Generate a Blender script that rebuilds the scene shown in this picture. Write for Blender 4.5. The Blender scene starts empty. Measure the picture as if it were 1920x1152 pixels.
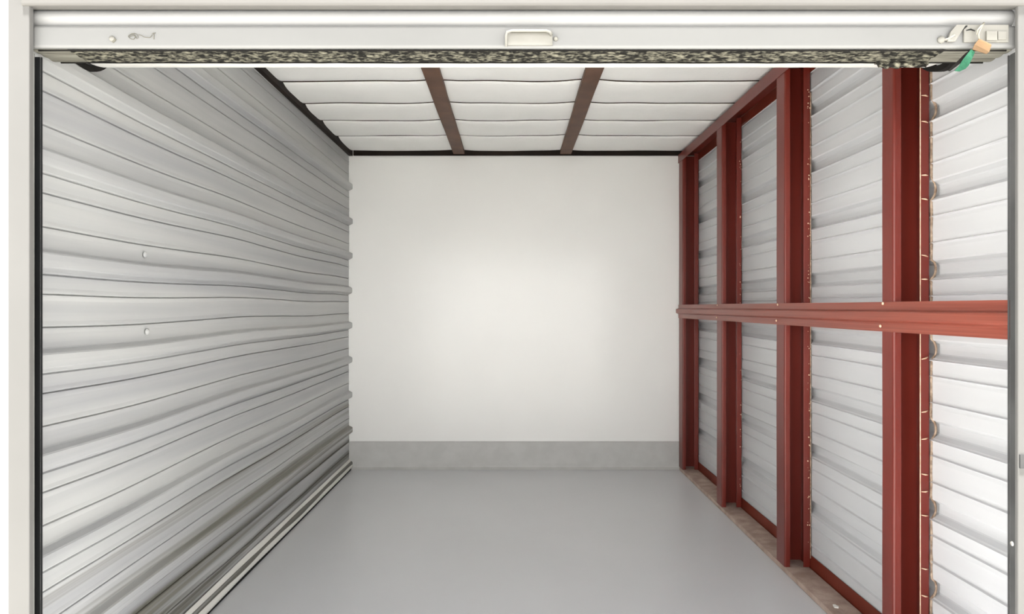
import bpy, bmesh, math, random
from mathutils import Vector, Matrix, noise as mnoise

random.seed(4)
S = bpy.context.scene
COL = S.collection
PI = math.pi

# ------------------------------------------------------------------ camera
EYE = 1.482                                   # camera height above the slab
cam_d = bpy.data.cameras.new('camera')
cam_d.lens = 25.0
cam_d.sensor_width = 36.0
cam_d.clip_start = 0.05
cam = bpy.data.objects.new('camera', cam_d)
COL.objects.link(cam)
cam.location = (0.0, 0.0, EYE)
cam.rotation_euler = (PI / 2, 0, 0)
S.camera = cam

# ------------------------------------------------------------------ view, sky, sun
S.view_settings.view_transform = 'Standard'
S.view_settings.look = 'None'
S.view_settings.gamma = 1.0
S.view_settings.use_curve_mapping = False
S.view_settings.exposure = -0.09
S.cycles.max_bounces = 24
S.cycles.diffuse_bounces = 20
S.cycles.glossy_bounces = 8

world = bpy.data.worlds.new('sky')
S.world = world
world.use_nodes = True
wn, wl = world.node_tree.nodes, world.node_tree.links
bg = wn['Background']
tc = wn.new('ShaderNodeTexCoord')
sx = wn.new('ShaderNodeSeparateXYZ')
rp = wn.new('ShaderNodeValToRGB')
wl.new(tc.outputs['Generated'], sx.inputs[0])
wl.new(sx.outputs['Z'], rp.inputs[0])
wl.new(rp.outputs['Color'], bg.inputs['Color'])
rp.color_ramp.elements[0].position = 0.0
rp.color_ramp.elements[0].color = (1.0, 0.985, 0.95, 1)
rp.color_ramp.elements[1].position = 0.4
rp.color_ramp.elements[1].color = (0.10, 0.103, 0.11, 1)
bg.inputs['Strength'].default_value = 7.5

sun_d = bpy.data.lights.new('sun', 'SUN')
sun_d.energy = 21.0
sun_d.angle = math.radians(4)
sun_d.color = (1.0, 0.985, 0.955)
sun = bpy.data.objects.new('sun', sun_d)
COL.objects.link(sun)
sun.rotation_euler = (PI / 2 - math.radians(78), 0, math.radians(-2))   # high hazy sun behind the camera
sun.location = (0, -3, 4)


# ------------------------------------------------------------------ materials
def srgb(r, g, b):
    f = lambda c: (c / 255 / 12.92) if c <= 10 else ((c / 255 + 0.055) / 1.055) ** 2.4
    return (f(r), f(g), f(b), 1)


def mat(name, c1, c2=None, rough=0.5, spec=0.5, scale=4.0, stretch=(1, 1, 1), metal=0.0, bump=0.0, bscale=60.0,
        lo=0.35, hi=0.65, detail=4.0, coat=0.0, coat_rough=0.1):
    m = bpy.data.materials.new(name)
    m.use_nodes = True
    n, l = m.node_tree.nodes, m.node_tree.links
    b = n['Principled BSDF']
    b.inputs['Roughness'].default_value = rough
    b.inputs['Specular IOR Level'].default_value = spec
    b.inputs['Metallic'].default_value = metal
    b.inputs['Coat Weight'].default_value = coat
    b.inputs['Coat Roughness'].default_value = coat_rough
    t = n.new('ShaderNodeTexCoord')
    mp = n.new('ShaderNodeMapping')
    mp.inputs['Scale'].default_value = stretch
    l.new(t.outputs['Object'], mp.inputs[0])
    nz = n.new('ShaderNodeTexNoise')
    nz.inputs['Scale'].default_value = scale
    nz.inputs['Detail'].default_value = detail
    l.new(mp.outputs[0], nz.inputs['Vector'])
    cr = n.new('ShaderNodeValToRGB')
    cr.name = 'ramp'
    cr.color_ramp.elements[0].position = lo
    cr.color_ramp.elements[1].position = hi
    cr.color_ramp.elements[0].color = c1
    cr.color_ramp.elements[1].color = c2 or c1
    l.new(nz.outputs[0], cr.inputs[0])
    l.new(cr.outputs[0], b.inputs['Base Color'])
    if bump:
        n2 = n.new('ShaderNodeTexNoise')
        n2.inputs['Scale'].default_value = bscale
        n2.inputs['Detail'].default_value = 5
        l.new(mp.outputs[0], n2.inputs['Vector'])
        bp = n.new('ShaderNodeBump')
        bp.inputs['Strength'].default_value = bump
        bp.inputs['Distance'].default_value = 0.01
        l.new(n2.outputs[0], bp.inputs['Height'])
        l.new(bp.outputs[0], b.inputs['Normal'])
    return m


def low_streaks(m, streak_col, zmax, zsoft, stretch, scale, lo, hi):
    """darker streaks on the lowest part of a wall sheet"""
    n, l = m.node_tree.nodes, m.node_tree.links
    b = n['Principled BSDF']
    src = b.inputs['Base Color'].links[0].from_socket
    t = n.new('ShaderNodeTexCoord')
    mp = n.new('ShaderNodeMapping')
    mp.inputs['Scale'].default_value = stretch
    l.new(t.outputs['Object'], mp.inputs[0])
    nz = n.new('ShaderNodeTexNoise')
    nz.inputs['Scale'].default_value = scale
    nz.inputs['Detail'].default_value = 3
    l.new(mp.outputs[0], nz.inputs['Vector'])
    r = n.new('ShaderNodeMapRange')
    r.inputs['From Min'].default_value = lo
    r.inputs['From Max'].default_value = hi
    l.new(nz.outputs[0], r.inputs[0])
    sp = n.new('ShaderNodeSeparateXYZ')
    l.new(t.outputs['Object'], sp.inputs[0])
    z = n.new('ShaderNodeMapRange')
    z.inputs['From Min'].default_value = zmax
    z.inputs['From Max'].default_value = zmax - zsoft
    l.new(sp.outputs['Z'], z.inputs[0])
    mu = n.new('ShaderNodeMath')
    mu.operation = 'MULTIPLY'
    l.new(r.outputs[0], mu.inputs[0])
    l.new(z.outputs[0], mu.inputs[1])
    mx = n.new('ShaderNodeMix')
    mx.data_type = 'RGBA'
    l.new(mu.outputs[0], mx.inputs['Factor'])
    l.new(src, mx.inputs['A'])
    mx.inputs['B'].default_value = streak_col
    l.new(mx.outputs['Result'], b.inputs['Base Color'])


M_floor = mat('sealed_concrete', srgb(219, 220, 223), srgb(222, 223, 226), rough=0.33, spec=0.45, scale=1.3, bump=0.02, bscale=120)
M_curb = mat('concrete_curb', srgb(190, 190, 188), srgb(197, 197, 195), rough=0.7, spec=0.3, scale=9, bump=0.1, bscale=60)
M_back = mat('white_panel', srgb(240, 240, 238), srgb(243, 243, 241), rough=0.19, spec=0.32, scale=1.2, bump=0.01, bscale=3)
M_left = mat('grey_sheet_steel', srgb(154, 155, 157), srgb(175, 176, 175), rough=0.38, spec=0.5, scale=1.6, stretch=(1, .16, 7), bump=0.05, bscale=250)
low_streaks(M_left, srgb(112, 110, 101), 0.655, 0.03, (1, 0.10, 17), 1.0, 0.47, 0.58)
low_streaks(M_left, srgb(84, 82, 72), 0.30, 0.035, (1, 0.16, 22), 1.0, 0.38, 0.5)
M_right = mat('white_sheet_steel', srgb(201, 202, 204), srgb(208, 209, 211), rough=0.35, spec=0.5, scale=2.0, stretch=(1, .3, 3), bump=0.03, bscale=250)
M_ceil = mat('insulation_facing', srgb(243, 243, 240), srgb(246, 246, 243), rough=0.6, spec=0.3, scale=5, bump=0.25, bscale=45)
M_seam = mat('brown_seam', srgb(40, 26, 18), srgb(58, 40, 30), rough=0.8, spec=0.2, scale=6)
M_purlin = mat('brown_primer', srgb(84, 54, 36), srgb(100, 67, 46), rough=0.55, spec=0.35, scale=7, bump=0.05, bscale=80)
M_red = mat('red_oxide_paint', srgb(102, 32, 23), srgb(114, 40, 30), rough=0.36, spec=0.5, scale=3, stretch=(1, 1, .4), bump=0.03, bscale=90)
M_rail = mat('red_rail_paint', srgb(128, 60, 46), srgb(148, 78, 63), rough=0.38, spec=0.5, scale=6, stretch=(3, .25, 30), bump=0.03, bscale=90)
M_deep = mat('dark_red_paint', srgb(104, 36, 20), srgb(118, 46, 28), rough=0.5, spec=0.4, scale=5)
M_dust = mat('dusty_taupe', srgb(164, 142, 130), srgb(190, 170, 158), rough=0.85, spec=0.2, scale=12, bump=0.3, bscale=90)
M_black = mat('black_gap', srgb(16, 15, 14), srgb(26, 24, 22), rough=0.8, spec=0.2)
M_dark = mat('gap_shade_brown', srgb(26, 20, 16), srgb(40, 30, 24), rough=0.7, spec=0.2)
M_trim = mat('white_trim', srgb(214, 213, 206), srgb(224, 223, 217), rough=0.45, spec=0.4, scale=2)
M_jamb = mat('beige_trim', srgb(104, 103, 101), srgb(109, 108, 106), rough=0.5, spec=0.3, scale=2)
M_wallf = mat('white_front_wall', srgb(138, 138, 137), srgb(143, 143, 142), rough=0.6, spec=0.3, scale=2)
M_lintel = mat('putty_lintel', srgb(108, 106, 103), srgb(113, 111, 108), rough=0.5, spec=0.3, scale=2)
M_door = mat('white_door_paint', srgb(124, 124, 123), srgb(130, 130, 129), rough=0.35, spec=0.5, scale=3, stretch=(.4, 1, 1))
M_curtain = mat('curtain_shade_lift', srgb(140, 140, 140), srgb(146, 146, 146), rough=0.35, spec=0.5, scale=3, stretch=(.4, 1, 1))  # door paint made lighter to offset the lintel's shade
M_coil = mat('coil_shade_lift', srgb(222, 221, 216), srgb(228, 227, 222), rough=0.4, spec=0.4, scale=3, stretch=(.4, 1, 1))  # much lighter door paint, making up for the shade behind the bar
M_hard = mat('white_hardware', srgb(128, 126, 119), srgb(136, 134, 128), rough=0.35, spec=0.5, scale=12)
M_track = mat('grey_track', srgb(112, 112, 108), srgb(130, 130, 126), rough=0.4, spec=0.5, scale=6)
M_slot = mat('dark_slot', srgb(20, 21, 22), srgb(30, 31, 32), rough=0.6, spec=0.3)
M_rtrack = mat('charcoal_track', srgb(64, 64, 64), srgb(80, 80, 80), rough=0.5, spec=0.4, scale=6)
M_bolt = mat('bright_bolt', srgb(190, 186, 178), srgb(210, 206, 198), rough=0.3, spec=0.6, metal=0.6)
M_spot = mat('pale_spot', srgb(206, 170, 140), srgb(232, 206, 180), rough=0.4, spec=0.5, scale=40)
M_seal = mat('tan_sealant', srgb(120, 98, 80), srgb(176, 154, 134), rough=0.55, spec=0.4, scale=60, bump=0.3, bscale=200)
M_tag = mat('tan_leather', srgb(110, 86, 60), srgb(124, 99, 71), rough=0.6, spec=0.3, scale=30)
M_green = mat('green_webbing', srgb(38, 88, 66), srgb(48, 102, 78), rough=0.7, spec=0.2, scale=60, bump=0.3, bscale=300)
M_cord = mat('cream_cord', srgb(150, 145, 130), srgb(160, 155, 142), rough=0.7, spec=0.2, scale=60)
M_ink = mat('pencil_mark', srgb(98, 96, 88), srgb(120, 118, 108), rough=0.8, spec=0.2)
M_ground = mat('pale_concrete_apron', srgb(196, 194, 188), srgb(206, 204, 198), rough=0.85, spec=0.2, scale=2)
M_chip = mat('white_chip', srgb(232, 230, 224), rough=0.6, spec=0.3)

# grimy rubber: black and pale blotches
M_grime = mat('grimy_rubber', srgb(22, 21, 17), srgb(140, 137, 121), rough=0.8, spec=0.25, scale=60, stretch=(.9, 1.6, 1.6), lo=0.45, hi=0.7,
              detail=6, bump=0.6, bscale=70)
M_grime2 = mat('smudged_rubber', srgb(96, 94, 85), srgb(128, 126, 116), rough=0.8, spec=0.25, scale=20, stretch=(.25, 3, 3), lo=0.35, hi=0.65)


# ------------------------------------------------------------------ geometry helpers
def link_mesh(name, bm, m, parent=None, smooth=False):
    me = bpy.data.meshes.new(name)
    bmesh.ops.recalc_face_normals(bm, faces=bm.faces[:])
    bm.to_mesh(me)
    bm.free()
    for mm in (m if isinstance(m, (list, tuple)) else [m]):
        me.materials.append(mm)
    if smooth:
        for p in me.polygons:
            p.use_smooth = True
    o = bpy.data.objects.new(name, me)
    COL.objects.link(o)
    if parent is not None:
        o.parent = parent
        o.matrix_parent_inverse = Matrix.Identity(4)
        o.location = -parent.location          # meshes are built in scene coordinates
    return o


def structure(o):
    o['kind'] = 'structure'
    return o


def thing(name, label, cat, loc=(0, 0, 0), group=None):
    o = bpy.data.objects.new(name, None)
    o.empty_display_size = 0.1
    COL.objects.link(o)
    o.location = loc
    return tag(o, label, cat, group)


def tag(o, label, cat, group=None):
    o['label'] = label
    o['category'] = cat
    o['kind'] = 'thing'
    if group:
        o['group'] = group
    return o


def box(bm, x0, x1, y0, y1, z0, z1, bev=0.0):
    r = bmesh.ops.create_cube(bm, size=1)
    for v in r['verts']:
        v.co = Vector(((x0 + x1) / 2 + v.co.x * (x1 - x0), (y0 + y1) / 2 + v.co.y * (y1 - y0), (z0 + z1) / 2 + v.co.z * (z1 - z0)))
    if bev:
        es = {e for v in r['verts'] for e in v.link_edges}
        bmesh.ops.bevel(bm, geom=list(es), offset=bev, segments=2, affect='EDGES', profile=0.6)


def nbox(name, m, x0, x1, y0, y1, z0, z1, bev=0.0, parent=None):
    bm = bmesh.new()
    box(bm, x0, x1, y0, y1, z0, z1, bev)
    return link_mesh(name, bm, m, parent)


def fillet(pts, r, n=4):
    """round the inner corners of a 2-D polyline"""
    out = [Vector(pts[0])]
    for i in range(1, len(pts) - 1):
        p, a, b = Vector(pts[i]), Vector(pts[i - 1]), Vector(pts[i + 1])
        da, db = (a - p), (b - p)
        rr = min(r, da.length * .48, db.length * .48)
        p0, p1 = p + da.normalized() * rr, p + db.normalized() * rr
        for k in range(n + 1):
            t = k / n
            out.append(p0 * (1 - t) ** 2 + p * 2 * t * (1 - t) + p1 * t * t)
    out.append(Vector(pts[-1]))
    return out


def thicken(pts, t):
    """closed outline of a sheet of thickness t that follows pts (sheet lies to the left)"""
    n = len(pts)
    off = []
    for i in range(n):
        a = pts[max(i - 1, 0)]
        b = pts[min(i + 1, n - 1)]
        d = (b - a).normalized()
        off.append(pts[i] + Vector((-d.y, d.x)) * t)
    return pts + off[::-1]


def sheet(bm, pts, t, axis, a0, a1, steps=1, wob=None):
    """sweep a thin bent sheet along 'x', 'y' or 'z'. pts are (u,v): x->(y,z), y->(x,z), z->(x,y)"""
    out = thicken(pts, t)
    rows = []
    for k in range(steps + 1):
        a = a0 + (a1 - a0) * k / steps
        row = []
        for p in out:
            c = {'x': (a, p.x, p.y), 'y': (p.x, a, p.y), 'z': (p.x, p.y, a)}[axis]
            c = Vector(c)
            if wob:
                c += wob(c)
            row.append(bm.verts.new(c))
        rows.append(row)
    n = len(out)
    for k in range(steps):
        for i in range(n):
            j = (i + 1) % n
            bm.faces.new((rows[k][i], rows[k][j], rows[k + 1][j], rows[k + 1][i]))
    h = n // 2
    for row in (rows[0], rows[-1]):
        for i in range(h - 1):
            bm.faces.new((row[i], row[i + 1], row[n - 2 - i], row[n - 1 - i]))


def tube(bm, pts, r, seg=8, closed=False):
    pts = [Vector(p) for p in pts]
    rings = []
    n = len(pts)
    up0 = None
    for i, p in enumerate(pts):
        d = (pts[min(i + 1, n - 1)] - pts[max(i - 1, 0)]).normalized()
        if up0 is None:
            up0 = d.orthogonal().normalized()
        u = (up0 - d * up0.dot(d)).normalized()
        up0 = u
        v = d.cross(u)
        rr = r[i] if isinstance(r, (list, tuple)) else r
        rings.append([bm.verts.new(p + (u * math.cos(2 * PI * k / seg) + v * math.sin(2 * PI * k / seg)) * rr) for k in range(seg)])
    for a, b in zip(rings[:-1], rings[1:]):
        for k in range(seg):
            bm.faces.new((a[k], a[(k + 1) % seg], b[(k + 1) % seg], b[k]))
    bm.faces.new(rings[0][::-1])
    bm.faces.new(rings[-1])


def dome(bm, c, axis, r, h, seg=12):
    """low domed screw head, axis is a unit vector pointing off the surface"""
    axis = Vector(axis).normalized()
    u = axis.orthogonal().normalized()
    v = axis.cross(u)
    c = Vector(c)
    rings = []
    for (rr, hh) in ((1, 0), (1, .35), (.75, .8), (.35, 1)):
        rings.append([bm.verts.new(c + (u * math.cos(2 * PI * k / seg) + v * math.sin(2 * PI * k / seg)) * r * rr + axis * h * hh) for k in range(seg)])
    for a, b in zip(rings[:-1], rings[1:]):
        for k in range(seg):
            bm.faces.new((a[k], a[(k + 1) % seg], b[(k + 1) % seg], b[k]))
    bm.faces.new(rings[0][::-1])
    bm.faces.new(rings[-1])


# ------------------------------------------------------------------ measures of the place
Y_FRONT = 2.05          # outer face of the door jambs
Y_BACK = 6.5
XL = -1.492             # flat of the left sheet
XF = 1.52               # room side of the studs
XB = 1.664              # far side of the studs
XR = 1.668              # flat of the right sheet
Z_CEIL = EYE + 1.42
RIB0, RIBS = EYE + 0.151, 0.3175
LJ, RJ = -1.392, 1.459  # edges of the door opening

# ------------------------------------------------------------------ floor, ground
bm = bmesh.new()
box(bm, -1.9, 1.9, Y_FRONT - 0.02, Y_BACK + 0.2, -0.12, 0.0)
structure(link_mesh('floor', bm, M_floor))
bm = bmesh.new()
box(bm, -14, 14, -14, Y_FRONT - 0.02, -0.15, -0.03)
structure(link_mesh('ground', bm, M_ground))


# ------------------------------------------------------------------ ribbed sheet walls
def rib_profile(z0, z1, h, sharp=0.040, top=0.019, groove=0.008):
    pts = [(z0, 0)]
    k0 = math.ceil((z0 - RIB0) / RIBS) - 1
    k1 = math.floor((z1 - RIB0) / RIBS) + 1
    for k in range(k0, k1 + 1):
        c = RIB0 + RIBS * k
        seq = [(c - sharp - .008, 0), (c - sharp - .003, -.008), (c - sharp, 0), (c - sharp * .88, h * .12), (c - top - .005, h * .88), (c - top, h), (c, h * 1.03), (c + top, h),
               (c + top + .005, h * .88), (c + sharp * .88, h * .12), (c + sharp, 0)]
        for q in (1, 2):
            g = c + RIBS * q / 3
            seq += [(g - .020, 0), (g - .008, groove * .25), (g - .0035, groove * .2), (g, -groove), (g + .0035, groove * .2), (g + .008, groove * .25), (g + .020, 0)]
        pts += [p for p in seq if z0 + .001 < p[0] < z1 - .001]
    pts.append((z1, 0))
    return pts


def ribbed_wall(name, x, sgn, y0, y1, z0, z1, h, m, wob, seed, steps=90):
    bm = bmesh.new()
    prof = rib_profile(z0, z1, h)
    rows = []
    for i in range(steps + 1):
        y = y0 + (y1 - y0) * i / steps
        row = []
        for (z, d) in prof:
            nz = mnoise.noise(Vector((seed, y * .9, z * 1.1)))
            nd = mnoise.noise(Vector((seed + 9, y * 1.3, z * 2.4)))
            nn = mnoise.noise(Vector((seed + 4, y * 4.0, z * 7.0)))
            edge = min(1, (z - z0) / .15, (z1 - z) / .15)
            row.append(bm.verts.new((x + sgn * (d + (nd * .006 + nn * .0016) * wob), y, z + nz * .012 * wob * max(edge, 0))))
        rows.append(row)
    for a, b in zip(rows[:-1], rows[1:]):
        for k in range(len(prof) - 1):
            bm.faces.new((a[k], a[k + 1], b[k + 1], b[k]))
    o = link_mesh(name, bm, m)
    so = o.modifiers.new('thickness', 'SOLIDIFY')
    so.thickness = 0.0015
    so.offset = 0
    return structure(o)


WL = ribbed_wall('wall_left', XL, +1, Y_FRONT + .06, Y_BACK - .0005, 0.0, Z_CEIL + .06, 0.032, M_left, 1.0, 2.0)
WR = ribbed_wall('wall_right', XR + .004, +1, Y_FRONT + .06, Y_BACK + .01, 0.0, Z_CEIL + .06, 0.032, M_right, 0.5, 7.0)

# fasteners that show on the left sheet
for (px, py) in ((270, 478), (274, 622)):
    Y = -XL * 1333.3 / (960 - px)
    z = EYE + (576 - py) / 1333.3 * Y
    bm = bmesh.new()
    dome(bm, (XL + .002, Y, z), (1, 0, 0), .013, .010)
    o = link_mesh('screw', bm, M_left, WL, True)

# back wall on its concrete curb
bm = bmesh.new()
box(bm, -1.75, 1.75, Y_BACK, Y_BACK + .1, 0.2535, Z_CEIL + .06)
structure(link_mesh('wall_back', bm, M_back))
bm = bmesh.new()
prof = [Vector((Y_BACK + .1, .2525)), Vector((Y_BACK + .004, .2525)), Vector((Y_BACK - .002, .246)), Vector((Y_BACK - .004, .05)), Vector((Y_BACK - .012, .02)),
        Vector((Y_BACK - .035, .0005)), Vector((Y_BACK + .1, .0005))]
rows = [[bm.verts.new((x, p.x, p.y)) for p in prof] for x in (-1.75, 1.75)]
for k in range(len(prof)):
    j = (k + 1) % len(prof)
    bm.faces.new((rows[0][k], rows[0][j], rows[1][j], rows[1][k]))
bm.faces.new(rows[0]); bm.faces.new(rows[1])
structure(link_mesh('baseboard_back', bm, M_curb))

# left base flashing and a black strip painting the shaded gap under it
bm = bmesh.new()
sheet(bm, fillet([(XL + .006, .092), (XL + .012, .086), (XL + .038, .034), (XL + .034, .022)], .004), .003, 'y', Y_FRONT + .06, Y_BACK - .001, 40,
      lambda c: Vector((mnoise.noise(Vector((c.y * 1.4, 3, 0))) * .003, 0, mnoise.noise(Vector((c.y * 1.1, 8, 0))) * .004)))
bl = structure(link_mesh('baseboard_left', bm, M_trim))
bm = bmesh.new()
box(bm, XL + .004, XL + .030, Y_FRONT + .06, Y_BACK - .036, .0005, .022)
link_mesh('gap_shade_strip', bm, M_black, bl)

# ------------------------------------------------------------------ ceiling: insulation facing in pillowed strips
SEAMS = [Y_FRONT + .05, 2.6, 3.08, 3.555, 4.03, 4.507, 4.994, 5.455, 5.945, Y_BACK + .02]
PURL = (-0.482, 0.488)
bm = bmesh.new()
xs = [-1.50 + 3.16 * i / 60 for i in range(61)]
prof = []
for a, b in zip(SEAMS[:-1], SEAMS[1:]):
    n = 12
    for k in range(n + 1):
        t = k / n
        y = a + .011 + (b - a - .022) * t
        sag = 0.020 * (1 - (2 * t - 1) ** 4)
        prof.append((y, -sag, 0))
    prof.append((b - .006, .022, 1))
    prof.append((b + .006, .022, 1))
prof = prof[:-2]
rows = []
for x in xs:
    row = []
    for (y, dz, s) in prof:
        e = mnoise.noise(Vector((x * 2.2, y * .01 + round(y / .48) * 3.1, 0))) * .006
        f = mnoise.noise(Vector((x * 3.0, y * 3.0, 5))) * .006
        dp = min(abs(x - p) for p in PURL)
        pinch = .012 * math.exp(-(dp / .12) ** 2)
        row.append(bm.verts.new((x, y + e, Z_CEIL + .012 + dz + f * (0 if s else 1) + pinch)))
    rows.append(row)
for a, b in zip(rows[:-1], rows[1:]):
    for k in range(len(prof) - 1):
        f = bm.faces.new((a[k], b[k], b[k + 1], a[k + 1]))
        f.material_index = 1 if (prof[k][2] or prof[k + 1][2]) else 0
        f.smooth = not (prof[k][2] or prof[k + 1][2])
structure(link_mesh('ceiling', bm, [M_ceil, M_seam]))
# roof deck above the facing keeps the daylight out
structure(nbox('roof', M_trim, -1.9, 1.9, Y_FRONT + .02, Y_BACK + .2, Z_CEIL + .10, Z_CEIL + .16))

# strips coloured as gap shade where the ceiling meets the left and back walls
structure(nbox('gap_shade_left', M_dark, XL + .002, XL + .037, Y_FRONT + .4, Y_BACK - .001, Z_CEIL - .040, Z_CEIL + .03, .002))
structure(nbox('gap_shade_back', M_dark, XL + .045, 1.664, Y_BACK - .016, Y_BACK - .001, Z_CEIL - .038, Z_CEIL + .03, .002))

# ------------------------------------------------------------------ two brown purlins under the ceiling
for i, (x, lab) in enumerate(zip(PURL, ('brown steel purlin under the white ceiling, the one nearer the grey ribbed wall',
                                        'brown steel purlin under the white ceiling, the one nearer the red studs'))):
    p = thing('ceiling_purlin', lab, 'purlin', (x, 4.4, Z_CEIL - .03), 'brown purlins under the ceiling')
    w = .052
    bm = bmesh.new()
    sheet(bm, fillet([(x - w, Z_CEIL + .004), (x - w, Z_CEIL - .026), (x + w, Z_CEIL - .026), (x + w, Z_CEIL + .004)], .006), .003, 'y', Y_FRONT + .55, Y_BACK - .018, 30,
          lambda c: Vector((mnoise.noise(Vector((c.y * 1.2, x * 9, 1))) * .003, 0, 0)))
    link_mesh('flange', bm, M_purlin, p)


# ------------------------------------------------------------------ red steel framing on the right
STUD_Y = [(2.919, 2.833), (4.085, 3.965), (5.276, 5.15), (6.47, 6.34)]
SOLE_TOP = .030
TRACK_BOT = EYE + 1.31
STUD_LABELS = ['red steel stud nearest the roll-up door, with bright screws and tan sealant loops',
               'red steel stud second from the door, with speckled back lip',
               'red steel stud third from the door, second from the back wall',
               'red steel stud standing in the corner against the white back wall']
for i, (yf, yn) in enumerate(STUD_Y):
    st = thing('steel_stud', STUD_LABELS[i], 'stud', (1.59, (yf + yn) / 2, SOLE_TOP), 'red steel studs of the right wall')
    z0, z1 = SOLE_TOP + .001, TRACK_BOT + .06
    t = .003
    ww = lambda c: Vector((mnoise.noise(Vector((i * 5.1, c.z * 1.7, 0))) * .0015, 0, 0))
    bm = bmesh.new()
    sheet(bm, fillet([(XF, yf), (XF, yn), (XF + .030, yn)], .010, 5), t, 'z', z0, z1, 24, ww)
    link_mesh('front_flange', bm, M_red, st)
    bm = bmesh.new()
    sheet(bm, fillet([(XB - .036, yn), (XB, yn), (XB, yf)], .006, 4), t, 'z', z0, z1, 24, ww)
    link_mesh('back_flange', bm, M_red, st)
    bm = bmesh.new()
    box(bm, XF + .004, XB - .004, yf - .004, yf - .001, z0, z1)
    link_mesh('web', bm, M_red, st)
    # thin strip on the inner edge of the back lip, pale on the first stud
    bm = bmesh.new()
    tube(bm, [(XB - .0365, yn + .0015, z0 + (z1 - z0) * k / 20) for k in range(21)], .0022, 6)
    o = link_mesh('lip_edge', bm, M_spot if i < 1 else M_red, st)
    if i < 1:
        o['label'] = 'thin pale edge of the red lip'
    # bright fixings along the back lip
    if i == 0:
        for py in (180, 229, 329, 374, 480, 524, 672, 772, 823, 890, 922, 967, 1067, 1118):
            z = EYE + (576 - py) / 1333.3 * yn
            bm = bmesh.new()
            a = random.uniform(-.004, .005)
            tube(bm, [(XB - .033, yn - .001, z - a), (XB - .020, yn - .006, z), (XB - .008, yn - .001, z + a)], [.0016, .0032, .0018], 8)
            o = link_mesh('screw', bm, M_spot, st, True)
    if i in (1, 2):
        rnd = random.Random(20 + i)
        bm = bmesh.new()
        for k in range(70 if i == 1 else 36):
            z = rnd.uniform(.1, 2.7)
            r = rnd.uniform(.0015, .0045)
            dome(bm, (XB - rnd.uniform(.002, .016), yn, z), (0, -1, 0), r, r * .8, 6)
        o = link_mesh('sealant_specks', bm, M_spot, st, True)
        o['kind'] = 'stuff'
    if i == 1:
        bm = bmesh.new()
        tube(bm, [(XB + .0005 + .0015 * mnoise.noise(Vector((k * .9, 1, 1))), yn - .002, .08 + 2.6 * k / 160) for k in range(161)],
             [.0032 + .0020 * mnoise.noise(Vector((k * 1.7, 6, 1))) for k in range(161)], 8)
        o = link_mesh('sealant_bead', bm, M_seal, st, True)
        o['label'] = 'rough tan sealant bead'
    # sealant where the ribs of the sheet pass behind the stud
    if i == 0:
        rnd = random.Random(3)
        bm = bmesh.new()
        n = 200
        pts, rad = [], []
        for k in range(n + 1):
            z = .06 + 2.62 * k / n
            ph = ((z - RIB0 + RIBS / 2) % RIBS) - RIBS / 2
            hump = max(0, 1 - (ph / .038) ** 2)
            pts.append((XR + .001 + .004 * mnoise.noise(Vector((z * 9, 0, 2))) + .018 * hump ** .6, yn - .003, z))
            rad.append(.0048 + .0022 * mnoise.noise(Vector((z * 26, 4, 2))))
        tube(bm, pts, rad, 8)
        o = link_mesh('sealant_bead', bm, M_seal, st, True)
        o['label'] = 'tan sealant bead looping over the sheet ribs'

# sole channel
sp = thing('sole_channel', 'dusty red steel bottom channel on the floor under the red studs', 'channel', (1.59, 4.3, 0))
bm = bmesh.new()
box(bm, XF - .002, XB - .004, Y_FRONT + .12, Y_BACK - .05, .001, SOLE_TOP, .006)
o = link_mesh('base', bm, M_dust, sp)
o['label'] = 'dusty taupe base of the channel'
bm = bmesh.new()
sheet(bm, fillet([(XB + .0035, .0015), (XB + .0035, .095), (XB + .0030, .098)], .004), .003, 'y', Y_FRONT + .12, Y_BACK - .05, 2)
link_mesh('back_flange', bm, M_deep, sp)

# top channel
tp = thing('top_channel', 'red steel channel under the ceiling across the tops of the red studs', 'channel', (1.59, 4.3, TRACK_BOT))
bm = bmesh.new()
sheet(bm, fillet([(XF - .004, TRACK_BOT), (XF - .004, Z_CEIL - .030), (XB, Z_CEIL - .030)], .006), -.003, 'y', Y_FRONT + .5, Y_BACK - .01, 30,
      lambda c: Vector((0, 0, mnoise.noise(Vector((c.y * 1.5, 2, 2))) * .002)))
link_mesh('front_flange', bm, M_red, tp)
bm = bmesh.new()
sheet(bm, [Vector((XB + .001, TRACK_BOT)), Vector((XB + .001, Z_CEIL - .034))], .002, 'y', Y_FRONT + .5, Y_BACK - .01)
link_mesh('back_flange', bm, M_deep, tp)

# middle rail (hat section) across the studs
rl = thing('wall_rail', 'long red steel rail crossing the four red studs at mid height', 'rail', (XF, 4.3, EYE - .04))
bm = bmesh.new()
hat = [(XF - .0035, EYE + .021), (XF - .0035, EYE - .012), (XF - .026, EYE - .018), (XF - .026, EYE - .055), (XF - .0035, EYE - .063), (XF - .0035, EYE - .100)]
sheet(bm, fillet([Vector(p) for p in hat], .006, 4), .003, 'y', Y_FRONT + .05, Y_BACK - .02, 40,
      lambda c: Vector((0, 0, mnoise.noise(Vector((c.y * 1.1, 6, 1))) * .002)))
link_mesh('hat_section', bm, M_rail, rl)
for (yf, yn) in STUD_Y[:3]:
    for dz, dy in ((.014, -.006), (-.078, .014)):
        bm = bmesh.new()
        dome(bm, (XF - .006, (yf + yn) / 2 + dy + .03, EYE + dz), (-1, 0, 0), .0065, .006)
        link_mesh('screw', bm, M_spot, rl, True)

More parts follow.
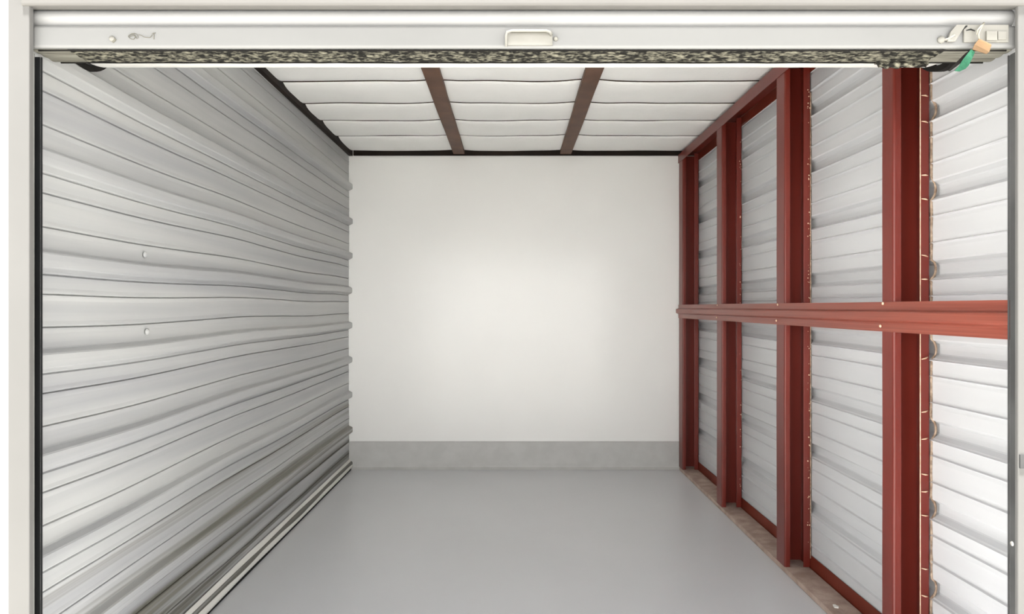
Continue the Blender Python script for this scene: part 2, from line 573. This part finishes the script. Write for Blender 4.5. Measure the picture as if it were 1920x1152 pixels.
# small white chip lying on the sole channel
bm = bmesh.new()
cpts = [(-.012, -.010), (.006, -.014), (.015, -.002), (.004, .004), (.009, .013), (-.008, .009)]
top = [bm.verts.new((1.565 + a, 3.44 + b * 1.4, SOLE_TOP + .006 + .002 * (k % 2))) for k, (a, b) in enumerate(cpts)]
bot = [bm.verts.new((1.565 + a, 3.44 + b * 1.4, SOLE_TOP + .0005)) for k, (a, b) in enumerate(cpts)]
bm.faces.new(top); bm.faces.new(bot[::-1])
for k in range(6):
    j = (k + 1) % 6
    bm.faces.new((bot[k], bot[j], top[j], top[k]))
tag(link_mesh('paint_chip', bm, M_chip), 'small white chip lying on the dusty bottom channel', 'debris')

# ------------------------------------------------------------------ front wall, jamb trims, lintel
bm = bmesh.new()
box(bm, -3.2, -1.452, Y_FRONT + .012, Y_FRONT + .05, 0, 3.3)
box(bm, 1.53, 3.2, Y_FRONT + .012, Y_FRONT + .05, 0, 3.3)
box(bm, -1.452, 1.53, Y_FRONT + .012, Y_FRONT + .05, EYE + .93, 3.3)
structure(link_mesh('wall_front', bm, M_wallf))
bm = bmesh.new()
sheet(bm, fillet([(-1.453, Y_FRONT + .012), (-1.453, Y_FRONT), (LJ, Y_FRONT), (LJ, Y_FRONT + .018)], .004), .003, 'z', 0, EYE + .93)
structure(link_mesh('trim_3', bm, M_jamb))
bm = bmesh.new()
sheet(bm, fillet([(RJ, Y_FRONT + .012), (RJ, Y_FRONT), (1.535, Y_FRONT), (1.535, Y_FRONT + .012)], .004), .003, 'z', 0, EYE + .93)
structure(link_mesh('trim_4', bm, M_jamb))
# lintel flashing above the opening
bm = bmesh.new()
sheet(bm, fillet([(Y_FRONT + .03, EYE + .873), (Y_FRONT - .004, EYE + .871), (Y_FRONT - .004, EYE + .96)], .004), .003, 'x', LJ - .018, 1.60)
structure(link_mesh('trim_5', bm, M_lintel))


# ------------------------------------------------------------------ door guides
def guide(x, sgn, label, mouter, my0, sy0, sy1, mslot, bolt=None):
    g = thing('door_guide', label, 'door guide', (x, Y_FRONT + .04, 0), 'door guides')
    e = EYE + .74
    bm = bmesh.new()   # C-shaped guide with the slot towards the opening
    sheet(bm, [Vector((x + sgn * .001, my0)), Vector((x + sgn * .001, sy0))] if sgn < 0 else [Vector((x + sgn * .001, sy0)), Vector((x + sgn * .001, my0))], .004, 'z', .001, e)
    o = link_mesh('front_lip', bm, mouter, g)
    bm = bmesh.new()
    p = [Vector((x + sgn * .002, sy0 + .001)), Vector((x + sgn * .034, sy0 + .001)), Vector((x + sgn * .034, sy1)), Vector((x + sgn * .004, sy1))]
    sheet(bm, p, .002 * sgn, 'z', .001, e)
    o = link_mesh('slot', bm, mslot, g)
    o['label'] = 'dark slot of the guide'
    bm = bmesh.new()
    box(bm, min(x, x + sgn * .004), max(x, x + sgn * .004), sy1 + .0005, sy1 + .004, .001, e)
    link_mesh('back_lip', bm, mslot, g)
    bm = bmesh.new()   # bottom of the slot, behind the curtain edge
    box(bm, min(x + sgn * .030, x + sgn * .033), max(x + sgn * .030, x + sgn * .033), sy0 + .003, sy1 - .003, .001, e)
    link_mesh('liner', bm, mslot, g)
    if bolt:
        bm = bmesh.new()
        dome(bm, (x + sgn * .0025, bolt[0], bolt[1]), (-sgn, 0, 0), .007, .005)
        link_mesh('bolt', bm, M_bolt, g, True)
    return g


guide(LJ, -1, 'narrow door guide with black slot, standing beside the grey ribbed wall', M_track, Y_FRONT + .019, Y_FRONT + .024, Y_FRONT + .055, M_slot)
guide(RJ, +1, 'charcoal door guide with one small bright bolt, on the red stud side of the opening', M_rtrack, Y_FRONT + .013, Y_FRONT + .032, Y_FRONT + .040, M_rtrack,
      bolt=(Y_FRONT + .026, EYE - 444 / 1333.3 * (Y_FRONT + .026)))
# strike keeper on the right jamb
bm = bmesh.new()
box(bm, RJ + .003, RJ + .018, Y_FRONT - .005, Y_FRONT - .0005, EYE - .465, EYE - .425, .001)
tag(link_mesh('strike_plate', bm, M_rtrack), 'small grey strike plate on the door jamb beside the charcoal guide', 'strike plate')

# ------------------------------------------------------------------ roll-up door, opened
YD = Y_FRONT + .035
DX0, DX1 = LJ - .018, RJ + .012
door = thing('roll_up_door', 'white roll-up door, rolled open above the storage unit entrance', 'door', (0, YD, EYE + .756))
# last bead of the curtain
bm = bmesh.new()
cp = [(YD + .010, EYE + .826), (YD + .002, EYE + .834), (YD - .004, EYE + .846), (YD - .004, EYE + .858), (YD + .004, EYE + .872), (YD + .014, EYE + .880),
      (YD + .030, EYE + .92), (YD + .060, EYE + .98)]
sheet(bm, fillet([Vector(p) for p in cp], .006, 4), -.002, 'x', DX0, DX1, 60,
      lambda c: Vector((0, mnoise.noise(Vector((c.x * 1.3, 0, 1))) * .002, mnoise.noise(Vector((c.x * .8, 5, 1))) * .002)))
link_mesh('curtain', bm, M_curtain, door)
# bottom bar
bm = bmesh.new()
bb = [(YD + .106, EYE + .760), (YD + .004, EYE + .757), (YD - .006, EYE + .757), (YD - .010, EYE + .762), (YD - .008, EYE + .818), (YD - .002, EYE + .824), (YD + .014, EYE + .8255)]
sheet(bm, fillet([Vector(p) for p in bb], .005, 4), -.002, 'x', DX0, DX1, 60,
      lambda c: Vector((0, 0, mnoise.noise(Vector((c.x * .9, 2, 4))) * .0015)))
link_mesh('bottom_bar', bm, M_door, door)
# weather strip under the bar: three soft beads and a flap
bm = bmesh.new()
rnd = random.Random(9)
ny = 14
rows = []
nx = 260
xw0, xw1 = -1.30, 1.27
for k in range(nx + 1):
    x = xw0 + (xw1 - xw0) * k / nx
    row = []
    for j in range(ny + 1):
        t = j / ny
        y = YD + .004 + .102 * t
        bead = .003 * abs(math.sin(t * PI * 3)) + .002 * mnoise.noise(Vector((x * 22, y * 60, 3))) + .002 * mnoise.noise(Vector((x * 60, y * 90, 8)))
        row.append(bm.verts.new((x, y, EYE + .755 - max(bead, -.001))))
    rows.append(row)
for a, b in zip(rows[:-1], rows[1:]):
    for j in range(ny):
        bm.faces.new((a[j], b[j], b[j + 1], a[j + 1]))
o = link_mesh('weather_strip', bm, M_grime, door, True)
o.modifiers.new('thickness', 'SOLIDIFY').thickness = -.002
o['label'] = 'grimy black and pale mottled weather strip'
for yy in (YD + .003, YD + .107):
    bm = bmesh.new()
    tube(bm, [(DX0 + .02 + (DX1 - DX0 - .04) * k / 60, yy, EYE + .7535 + .0012 * mnoise.noise(Vector((k * .7, yy, 0)))) for k in range(61)], .0026, 8)
    o = link_mesh('gasket_edge', bm, M_black, door, True)
    o['label'] = 'thin black edge of the weather strip'
# cleaner ends of the strip
for (a0, a1) in ((DX0 + .004, xw0 - .002), (xw1 + .002, DX1 - .004)):
    bm = bmesh.new()
    pr = [(YD + .002 + .104 * j / 18, EYE + .755 - .003 * abs(math.sin(j / 18 * PI * 3))) for j in range(19)]
    sheet(bm, [Vector(p) for p in pr], .002, 'x', a0, a1, 10)
    o = link_mesh('weather_strip', bm, M_grime2, door)
    o['label'] = 'smudged grey end of the weather strip'
# torn flap that hangs at the right
bm = bmesh.new()
rows = []
for k in range(41):
    x = 1.115 + .165 * k / 40
    d = .014 + .012 * abs(mnoise.noise(Vector((x * 30, 1, 1)))) if 2 < k < 39 else .006
    row = []
    for j in range(5):
        t = j / 4
        row.append(bm.verts.new((x, YD + .100 + .006 * mnoise.noise(Vector((x * 40, t * 3, 2))) + .004 * t, EYE + .753 - d * t)))
    rows.append(row)
for a, b in zip(rows[:-1], rows[1:]):
    for j in range(4):
        bm.faces.new((a[j], b[j], b[j + 1], a[j + 1]))
o = link_mesh('torn_flap', bm, M_grime, door, True)
o.modifiers.new('thickness', 'SOLIDIFY').thickness = .003
# coil of the curtain behind the header
CY, CZ, CR = 2.42, EYE + 1.026, .20
bm = bmesh.new()
ends = [(-1.452, .17), (-1.446, .186), (-1.436, .196), (-1.420, CR)]
ends = ends + [(-x + .014, r) for x, r in ends[::-1]]
rings = []
seg = 72
for (x, r) in ends:
    rings.append([bm.verts.new((x, CY + (r + .003 * math.cos(18 * 2 * PI * k / seg)) * math.cos(2 * PI * k / seg),
                                CZ + (r + .0 * k) * math.sin(2 * PI * k / seg))) for k in range(seg)])
for a, b in zip(rings[:-1], rings[1:]):
    for k in range(seg):
        f = bm.faces.new((a[k], a[(k + 1) % seg], b[(k + 1) % seg], b[k]))
bm.faces.new(rings[0]); bm.faces.new(rings[-1][::-1])
o = link_mesh('curtain_coil', bm, M_coil, door, True)
o['label'] = 'white coil of the rolled curtain'
# drum brackets: curved shoes coloured black as the shaded gap at the coil ends
for s, x0, x1 in ((-1, -1.478, -1.456), (1, 1.470, 1.500)):
    bm = bmesh.new()
    arc = [Vector((CY + .214 * math.cos(a), CZ + .214 * math.sin(a))) for a in [PI * (1.05 + .9 * k / 24) for k in range(25)]]
    sheet(bm, arc, .02, 'x', x0, x1)
    link_mesh('gap_dark_bracket', bm, M_black, door)

# lift handle in the middle
PXM = 1333.3 / (YD - .012)


def dp(px, py, dy=0.0):
    """a point on the face of the bottom bar seen at this place in the photograph"""
    y = YD - .012 + dy
    return Vector(((px - 960) / 1333.3 * y, y, EYE + (576 - py) / 1333.3 * y))


bm = bmesh.new()
a, b = dp(950, 86), dp(1036, 60)
box(bm, a.x, b.x, YD - .018, YD - .0095, a.z, b.z, .002)
h = link_mesh('lift_handle', bm, M_hard, door)
bm = bmesh.new()
tube(bm, [dp(949, 88, -.006), dp(949, 66, -.016), dp(951, 60, -.022), dp(960, 57.5, -.024), dp(1024, 57.5, -.024), dp(1031, 60, -.018), dp(1034, 66, -.008)], .0036, 10)
link_mesh('grip', bm, M_hard, h, True).location = (0, 0, 0)
bm = bmesh.new()
dome(bm, dp(1042, 73.5, .003), (0, -1, 0), .0068, .012, 16)
link_mesh('knob', bm, M_hard, h, True).location = (0, 0, 0)
bm = bmesh.new()
a, b = dp(956, 63.5), dp(1028, 61.5)
box(bm, a.x, b.x, YD - .0195, YD - .018, a.z, b.z)
link_mesh('slot', bm, M_ink, h).location = (0, 0, 0)

# left: rivet and pencil scribble on the bar
bm = bmesh.new()
dome(bm, dp(210.5, 73, .002), (0, -1, 0), .0085, .006, 16)
rv = link_mesh('rivet', bm, M_hard, door, True)
bm = bmesh.new()
tube(bm, [dp(205, 72, .001), dp(206, 69.5, .001), dp(209, 68, .001)], .0016, 6)
tube(bm, [dp(211, 79, .001), dp(214.5, 77, .001), dp(216.5, 73, .001)], .003, 6)
link_mesh('rim', bm, M_ink, rv).location = (0, 0, 0)


def zx(u, v):  # a place in the enlarged look at the mark
    return dp(160 + u / 9.6, 30 + v / 9.6, .0012)


bm = bmesh.new()
loop1 = [(885, 315), (830, 320), (785, 345), (772, 370), (790, 395), (830, 415), (870, 420), (890, 395), (900, 365), (860, 350), (815, 362), (790, 378)]
loop2 = [(885, 312), (920, 325), (948, 360), (940, 405), (915, 400), (905, 360), (870, 335), (835, 330)]
wave = [(955, 335), (1000, 345), (1035, 365), (1065, 382), (1110, 385), (1160, 388), (1185, 365), (1205, 335)]
tail = [(1200, 318), (1235, 312), (1262, 300)]
tail2 = [(1225, 300), (1235, 345), (1232, 420)]
for c in (loop1, loop2, wave, tail, tail2):
    tube(bm, [zx(u, v) for u, v in c], .0009, 6)
o = link_mesh('scribble', bm, M_ink, door, True)
o['label'] = 'thin grey scribbled mark'

# right: slide latch on the bar
bm = bmesh.new()
a, b = dp(1806, 80), dp(1890, 47)
box(bm, a.x, b.x, YD - .016, YD - .0095, a.z, b.z, .002)
lt = link_mesh('slide_latch', bm, M_hard, door)
bm = bmesh.new()
q = [dp(1773, 80), dp(1787, 80), dp(1807, 49), dp(1790, 49), dp(1779, 62)]
f0 = [bm.verts.new(v + Vector((0, -.002, 0))) for v in q]
f1 = [bm.verts.new(v + Vector((0, -.010, 0))) for v in q]
bm.faces.new(f0); bm.faces.new(f1[::-1])
for k in range(5):
    j = (k + 1) % 5
    bm.faces.new((f0[k], f0[j], f1[j], f1[k]))
link_mesh('latch_arm', bm, M_hard, lt).location = (0, 0, 0)
bm = bmesh.new()
dome(bm, dp(1764, 75, .002), (0, -1, 0), .011, .010, 16)
tube(bm, [dp(1764, 75, -.002), dp(1776, 74, -.006), dp(1790, 66, -.010)], .004, 8)
link_mesh('finger_pull', bm, M_hard, lt, True).location = (0, 0, 0)
bm = bmesh.new()
tube(bm, [dp(1803, 57, -.005), dp(1807, 52, -.006), dp(1813, 49, -.006)], [.002, .004, .002], 8)
tube(bm, [dp(1812, 57, -.005), dp(1820, 55, -.006), dp(1828, 58, -.005)], [.0012, .0022, .0012], 8)
link_mesh('spring', bm, M_slot, lt, True).location = (0, 0, 0)
bm = bmesh.new()
a, b = dp(1846, 78), dp(1866, 60)
box(bm, a.x, b.x, YD - .022, YD - .016, a.z, b.z, .0015)
a, b = dp(1868, 76), dp(1884, 60)
box(bm, a.x, b.x, YD - .020, YD - .016, a.z, b.z, .0015)
link_mesh('keeper', bm, M_hard, lt).location = (0, 0, 0)

# ------------------------------------------------------------------ pull strap hanging from the latch
ps = thing('pull_strap', 'green pull strap with tan tab hanging from the slide latch of the roll-up door', 'strap', dp(1838, 84, -.012))


def ribbon(bm, left, right, t=.002):
    n = len(left)
    v = [[bm.verts.new(p) for p in (left[k], right[k], right[k] + Vector((0, t, 0)), left[k] + Vector((0, t, 0)))] for k in range(n)]
    for a, b in zip(v[:-1], v[1:]):
        for k in range(4):
            j = (k + 1) % 4
            bm.faces.new((a[k], a[j], b[j], b[k]))
    bm.faces.new(v[0][::-1]); bm.faces.new(v[-1])


def zs(u, v, dy):   # a place in the enlarged look at the strap
    return dp(1660 + u / 7.385, 20 + v / 7.385, dy)


bm = bmesh.new()
ribbon(bm, [zs(1190, 535, -.014), zs(1130, 610, -.013), zs(1075, 680, -.006), zs(1030, 750, .004), zs(960, 832, .016)],
       [zs(1242, 575, -.014), zs(1200, 670, -.013), zs(1155, 760, -.006), zs(1110, 805, .004), zs(1030, 842, .016)])
link_mesh('webbing', bm, M_green, ps)
bm = bmesh.new()
ribbon(bm, [zs(1190, 540, -.004), zs(1120, 580, -.003), zs(1010, 690, .006), zs(870, 830, .022)],
       [zs(1205, 560, -.004), zs(1130, 612, -.003), zs(1040, 730, .006), zs(900, 838, .022)])
o = link_mesh('backing', bm, M_black, ps)
o['label'] = 'black underside of the webbing'
bm = bmesh.new()
ribbon(bm, [zs(1300, 388, -.016), zs(1285, 410, -.018), zs(1240, 470, -.020), zs(1212, 535, -.018)],
       [zs(1462, 462, -.016), zs(1470, 480, -.018), zs(1440, 570, -.020), zs(1405, 597, -.018)], .003)
link_mesh('tab', bm, M_tag, ps)
bm = bmesh.new()
tube(bm, [zs(1300, 400, -.014), zs(1290, 330, -.018), zs(1310, 270, -.018), zs(1340, 210, -.014)], .0025, 8)
tube(bm, [zs(1265, 330, -.016), zs(1278, 270, -.020), zs(1320, 225, -.018), zs(1365, 172, -.010)], [.0014, .002, .0024, .003], 8)
link_mesh('cord', bm, M_cord, ps, True)
